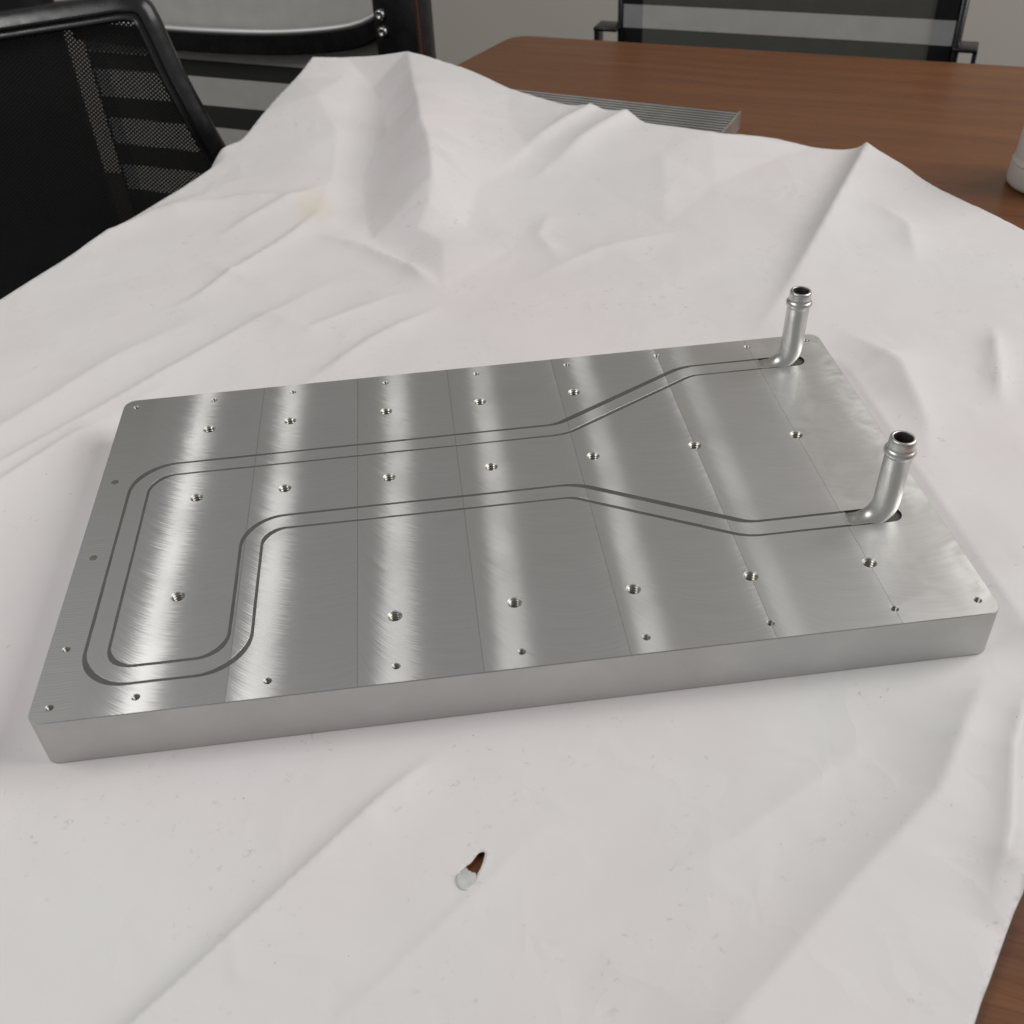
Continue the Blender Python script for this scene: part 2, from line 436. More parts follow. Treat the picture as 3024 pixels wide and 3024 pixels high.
def fit_rbf():
    X = CT[:, :2] / 100; n = len(X); K = tps(np.linalg.norm(X[:, None] - X[None], axis=2)) + np.eye(n) * .05
    Pm = np.hstack([np.ones((n, 1)), X]); A = np.block([[K, Pm], [Pm.T, np.zeros((3, 3))]])
    return np.linalg.solve(A, np.concatenate([CT[:, 2], np.zeros(3)]))
RBF = fit_rbf()
FOLDS = [  # points, height, width left of travel, width right of travel, fade at start, fade at end
    ([(690, 680), (684, 669), (593, 522), (516, 405), (462, 330)], 7.5, 40, 11, 0, .55),
    ([(215, -8), (153, -67), (118, -100), (73, -141), (10, -200)], 3.4, 13, 5.5, .25, 0),
    ([(520, 40), (484, -22), (429, -89), (374, -128), (314, -174), (240, -230)], 6.0, 45, 22, .3, 0),
    ([(520, -10), (474, -70), (452, -112), (425, -150)], 4.0, 12, 10, .3, .2),
    ([(-150, 205), (-91, 264), (-2, 355), (65, 434), (167, 534)], 3.6, 7, 20, 0, .5),
    ([(-130, 178), (-84, 236), (-14, 319), (30, 368)], 4.2, 10, 22, .1, .4),
    ([(-160, 250), (-110, 310), (-30, 410), (40, 480)], 2.2, 12, 18, .1, .4),
    ([(105, 325), (170, 394), (232, 447)], 2.4, 6, 12, .4, .3),
    ([(-11, 478), (14, 492), (65, 559), (103, 599), (130, 642)], 2.6, 5, 12, .3, .2),
    ([(-129, 598), (-83, 634), (-41, 664), (24, 705)], 2.2, 7, 14, .2, .3),
    ([(462, 792), (359, 700), (330, 672)], 4.5, 10, 24, 0, .5),
    ([(425, 818), (345, 742), (300, 690)], 4.0, 10, 26, 0, .5),
    ([(-51, 658), (-10, 669), (44, 672), (118, 658)], 3.4, 6, 14, .2, .3),
    ([(121, 597), (170, 560), (205, 520), (236, 466)], 3.2, 5, 9, .25, .25),
    ([(60, 470), (120, 425), (205, 478)], 1.6, 6, 10, .3, .3),
    ([(535, 350), (563, 280), (552, 205), (530, 150)], 3.6, 20, 16, .3, .4),
    ([(660, 330), (640, 285), (610, 215)], 3.0, 9, 9, .3, .3),
    ([(90, -205), (151, -152), (196, -117), (260, -62)], .7, 3.5, 5, .2, .3),
    ([(104, -98), (107, -115), (110, -132)], .28, 2.5, 2.5, .2, .2),
    ([(20, 600), (70, 640), (140, 690)], 2.6, 8, 14, .3, .4),
    ([(140, 480), (60, 520), (0, 590)], 1.6, 8, 8, .4, .4),
    ([(640, 560), (660, 500), (640, 430)], 2.2, 14, 14, .3, .3),
    ([(300, 470), (380, 520), (470, 545)], 2.0, 18, 14, .3, .3),
    ([(350, 620), (330, 560), (345, 500)], 1.6, 10, 12, .3, .3),
    ([(430, -40), (330, -95), (250, -120)], 1.2, 12, 16, .3, .3),
    ([(-80, 100), (-40, 30), (-20, -60)], 2.0, 14, 12, .3, .3),
]
_fv = [Vector((c[0], c[1])) for c in CT] + [Vector(q) for q in ((-900, -900), (1500, -900), (1500, 1600), (-900, 1600))]
_FV, _, _FF, *_ = delaunay_2d_cdt(_fv, [], [], 0, 1e-5)
def facet(P):
    hz = np.concatenate([CT[:, 2], np.zeros(4)]); V = np.array([(v.x, v.y) for v in _fv]); out = np.zeros(len(P))
    for f in _FF:
        a, b, c = V[f[0]], V[f[1]], V[f[2]]
        den = (b[1] - c[1]) * (a[0] - c[0]) + (c[0] - b[0]) * (a[1] - c[1])
        l1 = ((b[1] - c[1]) * (P[:, 0] - c[0]) + (c[0] - b[0]) * (P[:, 1] - c[1])) / den
        l2 = ((c[1] - a[1]) * (P[:, 0] - c[0]) + (a[0] - c[0]) * (P[:, 1] - c[1])) / den
        m_ = (l1 >= -1e-6) & (l2 >= -1e-6) & (l1 + l2 <= 1 + 1e-6)
        out[m_] = l1[m_] * hz[f[0]] + l2[m_] * hz[f[1]] + (1 - l1[m_] - l2[m_]) * hz[f[2]]
    return out
def catmull(pts, closed=False, step=5.0):
    pts = [np.array(p, float) for p in pts]; out = []
    n = len(pts)
    for i in range(n - 1):
        p0, p1, p2, p3 = pts[max(i - 1, 0)], pts[i], pts[i + 1], pts[min(i + 2, n - 1)]
        k = max(2, int(np.linalg.norm(p2 - p1) / step))
        for j in range(k):
            t = j / k
            out.append(.5 * ((2 * p1) + (p2 - p0) * t + (2 * p0 - 5 * p1 + 4 * p2 - p3) * t * t + (3 * p1 - p0 - 3 * p2 + p3) * t ** 3))
    out.append(pts[-1]); return out
EDGE = [tuple(p) for p in catmull([(-400, 225), (-290, 363), (-179, 503), (-157, 527), (-74, 644), (-20, 713), (31, 775)], step=3.0)]
def paper_h(P):
    P = np.asarray(P, float)
    D = np.linalg.norm(P[:, None] / 100 - CT[None, :, :2] / 100, axis=2)
    h = tps(D) @ RBF[:len(CT)] + RBF[len(CT)] + P / 100 @ RBF[len(CT) + 1:]
    h = .3 * h + .7 * facet(P)
    h = np.maximum(h, -0.5)
    h = h + .9 * np.sin(P[:, 0] / 37 + 1.1 * np.sin(P[:, 1] / 51)) * np.sin(P[:, 1] / 43 + .7 * np.sin(P[:, 0] / 29)) + .9
    # sharp-ish hump: the dark flank between the lifted corner and the crest
    for pts, H, wL, wR, fa, fb in FOLDS:
        d, t = seg_dist(P, pts)
        wid = np.where(d > 0, wR, wL); prof = np.exp(-(np.abs(d) / wid) ** 1.08)
        fade = np.ones(len(P))
        if fa > 0: fade *= np.clip(t / fa, 0, 1) ** 1.2
        else: fade *= 1
        if fb > 0: fade *= np.clip((1 - t) / fb, 0, 1) ** 1.2
        h = h + 2.2 * H * prof * fade
    # flat under and right beside the plate
    dx = np.maximum(np.maximum(-P[:, 0], P[:, 0] - 500), 0); dy = np.maximum(np.maximum(-P[:, 1], P[:, 1] - 292), 0)
    dd = np.hypot(dx, dy); mk = np.clip((dd - 1) / 45, 0, 1); mk = mk * mk * (3 - 2 * mk)
    h = h * mk
    # lies over the front of the finned block
    a = np.array([-.851, .525]); b = np.array([.525, .851]); q = P - np.array([589, 794])
    ca, cb = q @ a, q @ b
    over = np.clip((ca + 14) / 14, 0, 1) * np.clip((cb + 96) / 18, 0, 1) * np.clip((330 - ca) / 14, 0, 1)
    h = np.maximum(h, over * 21.6)
    # hang over the table's left edge
    d, t = seg_dist(P, EDGE)
    out = np.clip(-d, 0, 40) * np.clip((1 - t) / .12, 0, 1)
    h = h - np.where(out > 0, 2.2 * out ** 1.15, 0)
    # stay on the table elsewhere
    inside = (d > -.5)
    h = np.where(inside, np.maximum(h, 0.0), h)
    return h

def inside_poly(P, poly):
    x, y = P[:, 0], P[:, 1]; r = np.zeros(len(P), bool); n = len(poly); j = n - 1
    for i in range(n):
        xi, yi = poly[i]; xj, yj = poly[j]
        c = ((yi > y) != (yj > y)) & (x < (xj - xi) * (y - yi) / (yj - yi + 1e-12) + xi)
        r ^= c; j = i
    return r

HOLE = [(217.96, -82.92), (218.38, -83.67), (218.05, -85.1), (217.64, -86.31), (216.6, -89.2), (215.55, -91.44), (213.93, -93.89), (213.38, -95.59), (212.6, -97.68),
        (208.43, -99.14), (206.06, -97.49), (206.0, -94.56), (205.6, -92.6), (207.11, -91.58), (208.2, -90.6), (209.74, -88.82), (211.1, -88.1), (212.32, -86.92), (213.9, -85.0), (215.04, -83.65), (216.6, -82.9)]
def build_paper():
    back = [(114, 976), (151, 992), (177, 1010), (200, 998), (228, 962), (245, 957), (289, 945), (340, 900), (403, 837), (418, 822), (430, 817), (457, 790), (466, 785), (475, 771), (502, 754), (537, 730),
            (571, 727), (603, 734), (642, 710), (675, 692), (686, 672), (708, 630), (721, 584), (761, 479), (800, 330), (790, 250)]
    back = catmull(back)
    for i in range(len(back)):                                   # slightly torn edge
        if 20 < i < len(back) - 20: back[i] = back[i] + np.array([random.uniform(-.4, .4), random.uniform(-.4, .4)])
    right = catmull([(790, 250), (680, 120), (560, -10), (490, -90), (455, -127), (446, -139), (439, -146), (417, -171), (403, -187), (370, -230), (345, -268)])
    front = catmull([(345, -268), (150, -300), (-60, -270), (-260, -200)], step=8)
    left = catmull([(-260, -200), (-360, 60), (-420, 232), (-192, 512), (-170, 537), (-88, 655), (-34, 725), (18, 785), (40, 800), (62, 851), (96, 922), (114, 976)])
    outer = [tuple(p) for p in (back[:-1] + right[:-1] + front[:-1] + left[:-1])]
    xs = np.arange(-420, 820, 3.4); ys = np.arange(-310, 1014, 3.4)
    gx, gy = np.meshgrid(xs, ys); gx = gx + (np.arange(len(ys)) % 2)[:, None] * 1.7
    G = np.stack([gx.ravel(), gy.ravel()], 1)
    xs2 = np.arange(0, 500, 2.4); ys2 = np.arange(-190, -4, 2.2)
    hx, hy = np.meshgrid(xs2, ys2); hx = hx + (np.arange(len(ys2)) % 2)[:, None] * 1.2
    G2 = np.stack([hx.ravel(), hy.ravel()], 1)
    G = G[~((G[:, 0] > -2) & (G[:, 0] < 502) & (G[:, 1] > -192) & (G[:, 1] < -2))]
    G = G[~((G[:, 0] > 20) & (G[:, 0] < 480) & (G[:, 1] > 20) & (G[:, 1] < 272) & ((np.round(G[:, 0]) % 20 > 3) | (np.round(G[:, 1]) % 20 > 3)))]
    G = np.vstack([G, G2])
    G = G[inside_poly(G, outer)]
    O = np.array(outer)
    keep = np.ones(len(G), bool)
    for i0 in range(0, len(G), 4000):
        dmin = np.min((G[i0:i0 + 4000, None, 0] - O[None, :, 0]) ** 2 + (G[i0:i0 + 4000, None, 1] - O[None, :, 1]) ** 2, axis=1)
        keep[i0:i0 + 4000] = dmin > 4.0
    G = G[keep]
    hl = np.array(HOLE); dh = np.min(np.linalg.norm(G[:, None] - hl[None], axis=2), axis=1); G = G[(dh > 1.0) & ~inside_poly(G, HOLE)]
    ring = []
    for i in range(len(HOLE)):
        a, b = np.array(HOLE[i]), np.array(HOLE[(i + 1) % len(HOLE)])
        ring += [tuple(a), tuple((a + b) / 2 + np.array([random.uniform(-.15, .15), random.uniform(-.15, .15)]))]
    ed = np.array(EDGE); ed = ed[inside_poly(ed, outer)]
    near = np.where((G[:, 0] < 60) & (G[:, 1] > 200))[0]
    dn = np.min(np.linalg.norm(G[near][:, None] - ed[None], axis=2), axis=1)
    kp = np.ones(len(G), bool); kp[near[dn < 2.2]] = False; G = G[kp]
    allv = [Vector(p) for p in outer] + [Vector(p) for p in ring] + [Vector(p) for p in ed] + [Vector(p) for p in G]
    no, nr = len(outer), len(ring)
    edges = [(i, (i + 1) % no) for i in range(no)] + [(no + i, no + (i + 1) % nr) for i in range(nr)] + [(no + nr + i, no + nr + i + 1) for i in range(len(ed) - 1)]
    V, E_, F_, *_ = delaunay_2d_cdt(allv, edges, [], 0, 1e-5)
    P = np.array([(v.x, v.y) for v in V]); F = np.array([f for f in F_ if len(f) == 3])
    C = P[F].mean(axis=1)
    F = F[inside_poly(C, outer) & ~inside_poly(C, ring)]
    h = paper_h(P)
    # lips of the torn hole curl up a little
    dr = np.min(np.linalg.norm(P[:, None] - np.array(ring)[None], axis=2), axis=1) if len(P) < 4000 else np.array([1e9])
    if len(dr) == 1:
        sel = np.where((np.abs(P[:, 0] - 211) < 18) & (np.abs(P[:, 1] + 91) < 18))[0]
        dr = np.full(len(P), 1e9); dr[sel] = np.min(np.linalg.norm(P[sel][:, None] - np.array(ring)[None], axis=2), axis=1)
    h = h + .35 * np.exp(-(dr / 1.8) ** 2)
    me = bpy.data.meshes.new('paper')
    co = np.column_stack([P, h + .75]) * MM
    me.from_pydata(co.tolist(), [], F.tolist()); me.update()
    o = mesh_obj('paper_sheet', me, M['paper'], smooth=True)
    so = o.modifiers.new('thick', 'SOLIDIFY'); so.thickness = .0004; so.offset = -1
    tag(o, 'creased white wrapping paper spread over the table under the plate, torn hole in front', 'paper')
    # torn round flap lying over the lower end of the hole
    vs, fs = [(0, 0, .55)], []
    n = 40
    for k in range(n):
        a = 2 * math.pi * k / n
        up = max(0, math.sin(a + .1))
        r = 5.0 * (1 + .03 * math.sin(3 * a + 1)) + up * (.7 * math.sin(5 * a) + .35 * math.sin(13 * a + 1))
        for rr, z in ((.35, .45), (.62, .75), (.82, .45), (1.0, .50)):
            vs.append((rr * r * math.cos(a) * .93, rr * r * math.sin(a) * 1.05, z + .06 * math.sin(3 * a + rr * 5)))
    for k in range(n):
        a0 = 1 + k * 4; b0 = 1 + ((k + 1) % n) * 4
        fs.append((0, a0, b0))
        for j in range(3): fs.append((a0 + j, a0 + j + 1, b0 + j + 1, b0 + j))
    z0 = float(paper_h(np.array([[208.7, -96.2]]))[0])
    fl = mesh_obj('torn_flap', mesh([(x + 208.7, y - 96.2, z + z0 + .75) for x, y, z in vs], fs), M['flap'], o, True)
    fl['label'] = 'round grey paper flap covering the lower end of the torn hole'
    so = fl.modifiers.new('thick', 'SOLIDIFY'); so.thickness = .0003
M['flap'] = simple('scuffed_paper', (.60, .60, .58), .6, 0, .4, .6, 2200, .18)
build_paper()

# ------------------------------------------------------------------ the cold plate
def build_plate():
    W, D, H = 500.0, 292.4, 31.3
    root = empty('cold_plate', (0, 0, TOP))      # origin: front-left corner of the top face
    tag(root, 'milled aluminium liquid cold plate with pressed-in tube and two upright pipe stubs', 'cold plate')
    # ---- body
    bm = bmesh.new(); r = 8.0; ring = []
    for (cx, cy, a0) in ((W - r, D - r, 0), (r, D - r, 90), (r, r, 180), (W - r, r, 270)):
        for k in range(9):
            a = math.radians(a0 + 90 * k / 8); ring.append((cx + r * math.cos(a), cy + r * math.sin(a)))
    vs = [bm.verts.new((x, y, -H)) for x, y in ring]; f = bm.faces.new(vs)
    ex = bmesh.ops.extrude_face_region(bm, geom=[f])
    bmesh.ops.translate(bm, verts=[e for e in ex['geom'] if isinstance(e, bmesh.types.BMVert)], vec=(0, 0, H))
    bmesh.ops.recalc_face_normals(bm, faces=bm.faces)
    es = [e for e in bm.edges if abs(e.verts[0].co.z - e.verts[1].co.z) < 1e-4]
    bmesh.ops.bevel(bm, geom=es, offset=.45, segments=2, affect='EDGES')
    body = mesh_obj('plate_body', from_bm(bm), [M['side'], M['top'], M['bore']], root)

    # ---- tube path
    path = smooth_path([(448, 258.5), (394, 258.5), (297, 204), (26.5, 204), (26.5, 26.6), (101.6, 26.6), (101.6, 138.4), (296, 138.4), (389, 86), (448, 85.8)],
                       [0, 30, 30, 22, 21, 22, 20, 30, 30, 0])
    n = len(path); nor = []; diag = []
    for i in range(n):
        t = (path[min(i + 1, n - 1)] - path[max(i - 1, 0)]).normalized(); nor.append(Vector((-t.y, t.x)))
        ang = abs(math.degrees(math.atan2(t.y, t.x))) % 90; diag.append(min(ang, 90 - ang) / 30.0)
    diag = [min(1.0, q) for q in diag]
    diag = [sum(diag[max(0, i - 2):i + 3]) / len(diag[max(0, i - 2):i + 3]) for i in range(n)]
    def strip(lo, hi, i): return path[i] + nor[i] * lo, path[i] + nor[i] * hi
    gl = []; gr = []; tl = []; tr = []
    for i in range(n):
        q = diag[i]; far = path[i].y
        legs = abs(nor[i].x) > .8
        gh = 7.0 + .9 * q
        th = 5.35 - .55 * q + .12 * math.sin(i * .37) + .06 * math.sin(i * 1.7)
        sh = (-.03 - .45 * q) * (1 if nor[i].y > -.2 else -1) if path[i].x > 200 else .25 * q
        gl.append(path[i] - nor[i] * gh); gr.append(path[i] + nor[i] * gh)
        tl.append(path[i] + nor[i] * (sh - th)); tr.append(path[i] + nor[i] * (sh + th))
    def prism(bm, loop, z0, z1):
        a = [bm.verts.new((p[0], p[1], z0)) for p in loop]; b = [bm.verts.new((p[0], p[1], z1)) for p in loop]
        k = len(loop)
        for i in range(k): bm.faces.new((a[i], a[(i + 1) % k], b[(i + 1) % k], b[i]))
        bm.faces.new(a[::-1]); bm.faces.new(b)
    # cutter 1: groove as a quad strip solid
    bm = bmesh.new(); rows = []
    for i in range(n):
        rows.append([bm.verts.new((p.x, p.y, z)) for p, z in ((gl[i], -1.6), (gr[i], -1.6), (gr[i], 3.0), (gl[i], 3.0))])
    for i in range(n - 1):
        for k in range(4): bm.faces.new((rows[i][k], rows[i][(k + 1) % 4], rows[i + 1][(k + 1) % 4], rows[i + 1][k]))
    bm.faces.new(rows[0][::-1]); bm.faces.new(rows[-1])
    cut1 = mesh_obj('cut1', from_bm(bm), None)
    # cutter 2: slots where the tube turns up, and all holes
    bm = bmesh.new()
    for yc in (258.5, 85.8):
        loop = [(446.0, yc - 7.0), (472.5, yc - 7.0)] + [(472.5 + 7 * math.sin(math.radians(a)), yc - 7 * math.cos(math.radians(a))) for a in range(15, 180, 15)] + [(472.5, yc + 7.0), (446.0, yc + 7.0)]
        prism(bm, loop, -17, 3.0)
    X = [118.3, 183.5, 248.2, 313.2, 379.0, 445.5]
    big = [(x, 246.3) for x in (63.6, 118, 183.2, 247.7, 312.9)] + [(x, 171.2) for x in (64, 118.5, 183.5, 248.1, 313.2, 378.8, 445.2)] + [(64.1, 82.2)] + [(x, 47.6) for x in (183.8, 248.6, 313.8, 379.1, 445.9)]
    small = [(x, 11.3) for x in X] + [(9.9, 10.2), (52.4, 10.6), (490.3, 10.6)] + [(x, 282.4) for x in X] + [(9.2, 282.5), (63.2, 282.3), (489.6, 283.6)] + [(9.8, 50.3)]
    def hole(bm, x, y, r, ch, depth, n=28):
        vs, fs = lathe([(r, -depth), (r, -ch), (r + ch, 0), (r + ch, 2.0)], n, x, y, True, True)
        v = [bm.verts.new(q) for q in vs]
        for f in fs: bm.faces.new([v[k] for k in f])
    for x, y in big: hole(bm, x, y, 3.55, .55, 24)
    for x, y in small: hole(bm, x, y, 1.85, .42, 18)
    cut2 = mesh_obj('cut2', from_bm(bm), None)
    for c in (cut1, cut2):
        bo = body.modifiers.new('b', 'BOOLEAN'); bo.operation = 'DIFFERENCE'; bo.solver = 'EXACT'; bo.object = c
        c.parent = root
    bpy.context.view_layer.update()
    dg = bpy.context.evaluated_depsgraph_get()
    me = bpy.data.meshes.new_from_object(body.evaluated_get(dg))
    body.modifiers.clear(); body.data = me
    me.materials.clear()
    for k in ('side', 'top', 'bore'): me.materials.append(M[k])
    for p in me.polygons:
        p.use_smooth = False
        if p.normal.z > .9 and p.center.z > -.0002: p.material_index = 1
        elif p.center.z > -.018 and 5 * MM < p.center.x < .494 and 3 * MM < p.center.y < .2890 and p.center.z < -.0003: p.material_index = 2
        else: p.material_index = 0
    for c in (cut1, cut2):
        d = c.data; bpy.data.objects.remove(c); bpy.data.meshes.remove(d)

    # ---- epoxy bedding in the groove
    vs, fs = [], []
    for i in range(n):
        a = path[i].lerp(gl[i], .999); b = path[i].lerp(gr[i], .999)
        vs += [(a.x, a.y, -1.6), (a.x, a.y, -.07), (b.x, b.y, -.07), (b.x, b.y, -1.6)]
    for i in range(n - 1):
        for k in range(3): fs.append((i * 4 + k, i * 4 + k + 1, i * 4 + k + 5, i * 4 + k + 4))
    fs += [(0, 1, 2, 3), tuple((n - 1) * 4 + k for k in (3, 2, 1, 0))]
    ep = mesh_obj('epoxy_seam', mesh(vs, fs), M['epoxy'], root)
    ep['label'] = 'dark grey filler line on both sides of the pressed-in tube'
    # ---- flattened tube, milled flush
    vs, fs = [], []
    for i in range(n):
        a, b = tl[i], tr[i]; c = (b - a).normalized()
        for p, z in ((a, -1.5), (a, -.12), (a + c * .12, -.012), (b - c * .12, -.012), (b, -.12), (b, -1.5)):
            vs.append((p.x, p.y, z))
    for i in range(n - 1):
        for k in range(5): fs.append((i * 6 + k, i * 6 + k + 1, i * 6 + k + 7, i * 6 + k + 6))
    fs += [tuple(range(5, -1, -1)), tuple((n - 1) * 6 + k for k in range(6))]
    tube = mesh_obj('cooling_tube', mesh(vs, fs), M['top'], root)
    tube['label'] = 'flattened aluminium tube pressed flush into the plate in one long loop'
    # ---- upturned round ends
    for idx, yc in enumerate((258.5, 85.8)):
        cl = [(446.5, -4.6), (448.5, -4.6), (450.5, -4.6)]
        for a in range(0, 91, 6): cl.append((452 + 17 * math.sin(math.radians(a)), 12.4 - 17 * math.cos(math.radians(a))))
        xs = 469.0
        prof = [(14, 7.6), (24, 7.55), (34, 7.55), (43.0, 7.55), (43.8, 7.9), (44.8, 8.6), (46.0, 8.85), (47.2, 8.6), (48.0, 7.9), (48.5, 7.35), (50, 7.3), (53.2, 7.3), (54.4, 7.05), (54.9, 6.5), (55.0, 5.9), (54.8, 5.4), (54.2, 5.15), (50, 5.1), (40, 5.1), (28, 5.1)]
        pts = [(x, yc, z) for x, z in cl]; rad = [6.4, 6.5, 6.6] + [6.75 + .05 * i for i in range(16)]
        pts += [(xs + (.03 * (z - 14)), yc, z) for z, q in prof]; rad += [q for z, q in prof]
        # radial rings with a frame fixed in the bend plane
        vs, fs = [], []; nn = 36
        for i, (p, r_) in enumerate(zip(pts, rad)):
            if i < 3: t = Vector((1, 0, 0))
            elif i < 19: a = math.radians((i - 3) * 6); t = Vector((math.cos(a), 0, math.sin(a)))
            else: t = Vector((.03, 0, 1)).normalized()
            b = Vector((0, 1, 0)); nr = b.cross(t).normalized()
            for k in range(nn):
                a = 2 * math.pi * k / nn
                q = Vector(p) + (nr * math.cos(a) + b * math.sin(a)) * r_
                if i < 19:      # crushed and filed foot of the bend
                    wgt = max(0.0, 1 - (q.x - 447) / 13.0)
                    nz = noise.noise(Vector((q.x * .35 + idx * 7, q.y * .35, q.z * .35)))
                    q += Vector((0, .3 * nz, .9 * nz * wgt))
                    lim = .05 + max(0.0, (q.x - 448.6)) * 1.1 + .35 * noise.noise(Vector((q.x * .8, q.y * .8, 3 + idx)))
                    if q.x < 457 and q.z > lim: q.z = lim
                vs.append(tuple(q))
        m_ = len(pts)
        for i in range(m_ - 1):
            for k in range(nn):
                k2 = (k + 1) % nn; fs.append((i * nn + k, i * nn + k2, (i + 1) * nn + k2, (i + 1) * nn + k))
        fs.append(tuple((m_ - 1) * nn + k for k in range(nn)))
        pm = mesh(vs, fs)
        pm.materials.append(M['pipe']); pm.materials.append(M['bore'])
        ob = bpy.data.objects.new('pipe_stub', pm); COL.objects.link(ob); ob.parent = root
        pm.polygons.foreach_set('use_smooth', [True] * len(pm.polygons))
        for p in pm.polygons:
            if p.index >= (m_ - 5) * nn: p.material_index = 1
        ob['label'] = ['round aluminium pipe stub with beaded rim beside the far plate corner', 'round aluminium pipe stub with beaded rim, nearer the long front edge of the plate'][idx]
        # torn lip of the crushed tube wall
        vs, fs = [], []
        kk = 13
        for i in range(kk):
            u = i / (kk - 1); x = 447.5 + 13 * u
            zl = .15 + .9 * abs(noise.noise(Vector((x * .9, idx * 5.0, 1)))) + 1.5 * u * u
            y0 = yc - 6.2 - .35 * noise.noise(Vector((x, 2, idx)))
            vs += [(x, y0, -.9), (x, y0 - .25, zl * .6), (x, y0 + .5, zl), (x, y0 + 1.8, -.6)]
        for i in range(kk - 1):
            for k in range(3): fs.append((i * 4 + k, i * 4 + k + 1, i * 4 + k + 5, i * 4 + k + 4))
        mesh_obj('torn_lip', mesh(vs, fs), M['pipe'], ob, True)
    for yc in (258.5, 85.8):
        loop = [(446.2, yc - 6.95), (472.5, yc - 6.95)] + [(472.5 + 6.95 * math.sin(math.radians(a)), yc - 6.95 * math.cos(math.radians(a))) for a in range(15, 180, 15)] + [(472.5, yc + 6.95), (446.2, yc + 6.95)]
        bm = bmesh.new(); prism(bm, loop, -16.9, -1.3); mesh_obj('slot_filler', from_bm(bm), M['epoxy'], root)
    # ---- threaded inserts
    def thread(r, d, pitch, turns, n=28):
        vs, fs = [], []
        def strip(a, b):
            o_ = len(vs); v, f = lathe([a, b], n); vs.extend(v); fs.extend(tuple(q + o_ for q in ff) for ff in f)
        strip((r - .02, -.6), (r - .02, -.8)); z = -.8
        for k in range(turns):
            strip((r - .02, z), (r - d, z - pitch * .42)); strip((r - d, z - pitch * .42), (r - d, z - pitch * .58)); strip((r - d, z - pitch * .58), (r - .02, z - pitch))
            z -= pitch
        return mesh(vs, fs)
    tb, ts = thread(3.53, .8, 1.7, 11), thread(1.83, .42, 1.0, 13)
    for k, (x, y) in enumerate(big):
        o = mesh_obj('threaded_insert', tb, M['insert'] if k == 0 else None, root, k == 0); o.location = (x * MM, y * MM, 0); o.rotation_euler.z = random.uniform(0, 6)
    for k, (x, y) in enumerate(small):
        o = mesh_obj('threaded_hole', ts, M['insert'] if k == 0 else None, root, k == 0); o.location = (x * MM, y * MM, 0); o.rotation_euler.z = random.uniform(0, 6)
    # ---- two plugged holes by the left edge
    vs, fs = lathe([(2.3, -.4), (2.3, .03), (2.1, .06), (0.01, .06)], 28)
    pl = mesh(vs, fs)
    for k, (x, y) in enumerate([(9.9, 123.3), (9.5, 196.2)]):
        o = mesh_obj('plugged_hole', pl, M['plug'] if k == 0 else None, root); o.location = (x * MM, y * MM, 0)
build_plate()

# ------------------------------------------------------------------ finned block behind the paper
def build_sink():
    root = empty('finned_block', (589, 794, 0), math.atan2(.525, -.851) - math.pi)
    tag(root, 'finned aluminium block lying on the table, front half under the paper edge', 'heat sink')
    # local: +x points to the right end; block spans x -330..0, y -78..0
    mesh_obj('base', box_mesh(-330, 0, -78, 0, 0, 9, .5), M['sink'], root)
    mesh_obj('end_wall', box_mesh(-2.2, .05, -78.05, .05, .5, 20.2, .3), M['sink'], root)
    f0 = box_mesh(-329, -2.4, -1.7, 1.7, 8.9, 20, .25, 1)
    k = 0; y = -76.5
    while y < -.5:
        o = mesh_obj('fin', f0, M['sink'] if k == 0 else None, root); o.location = (0, y * MM, 0); y += 7.6; k += 1
build_sink()

# ------------------------------------------------------------------ cup
def build_cup():
    root = empty('paper_cup', (838, 575, 0)); tag(root, 'white cup with a seam ring near its base, on the bare wood', 'cup')
    prof = [(30, .2), (37, .2), (40, 1.2), (42, 4), (42.2, 8), (41.0, 20), (40.6, 22), (40.2, 22.6), (40.8, 23.4), (41.0, 24.5), (40.4, 25.6), (39.6, 26.2), (39.3, 30), (37.6, 62), (36.6, 88), (36.8, 90), (36.0, 91), (35.4, 90), (38, 30), (38, 10)]
    vs, fs = lathe(prof, 64, close_bottom=True)
    mesh_obj('cup_wall', mesh(vs, fs), M['cup'], root, True)
    vs, fs = lathe([(40.9, 22.8), (41.4, 23.6), (41.4, 24.4), (40.9, 25.2)], 64)
    mesh_obj('seam_ring', mesh(vs, fs), M['cup'], root, True)
build_cup()

# ------------------------------------------------------------------ striped chairs
def striped_chair(u0, u1, d, bands, zt, zb, hem, label, right=False):
    """back panel of horizontal fabric bands between two uprights; local x along the back, y away from the camera"""
    c = O2 + N2 * d
    root = empty('striped_chair', (c[0], c[1], FLOOR), ANG); tag(root, label, 'chair', None)
    zz = -FLOOR
    for (z0, z1, kind) in bands:
        me = box_mesh(u0 + hem, u1 - hem, -2, 2, zz + z0 + .15, zz + z1 - .15)
        mesh_obj('fabric_band', me, M[kind], root)
        for (a, b) in ((u0, u0 + hem), (u1 - hem, u1)):
            mesh_obj('hem', box_mesh(a, b, -3.5, 3.5, zz + z0 + .1, zz + z1 - .1), M['edge' if kind == 'grey' else 'black_hem'], root)
    for a in (u0 - 5, u1 + 5):
        vs, fs = sweep([(a, 6, zz + zt), (a, 6, zz + zb), (a, 2, zz - 330)], 7, 12)
        mesh_obj('upright', mesh(vs, fs), M['black'], root, True)
    mesh_obj('seat', box_mesh(u0 + 10, u1 - 10, -430, 0, zz - 330, zz - 270, 12), M['leather'], root)
    mid = (u0 + u1) / 2
    for a in (u0 + 25, u1 - 25):
        vs, fs = sweep([(a, -400, zz - 315), (a, -400, 25), (a, -380, 12), (a, 20, 12), (a, 40, 25), (a, 20, zz - 300)], 11, 12)
        mesh_obj('leg', mesh(vs, fs), M['chrome'], root, True)
    return root, zz

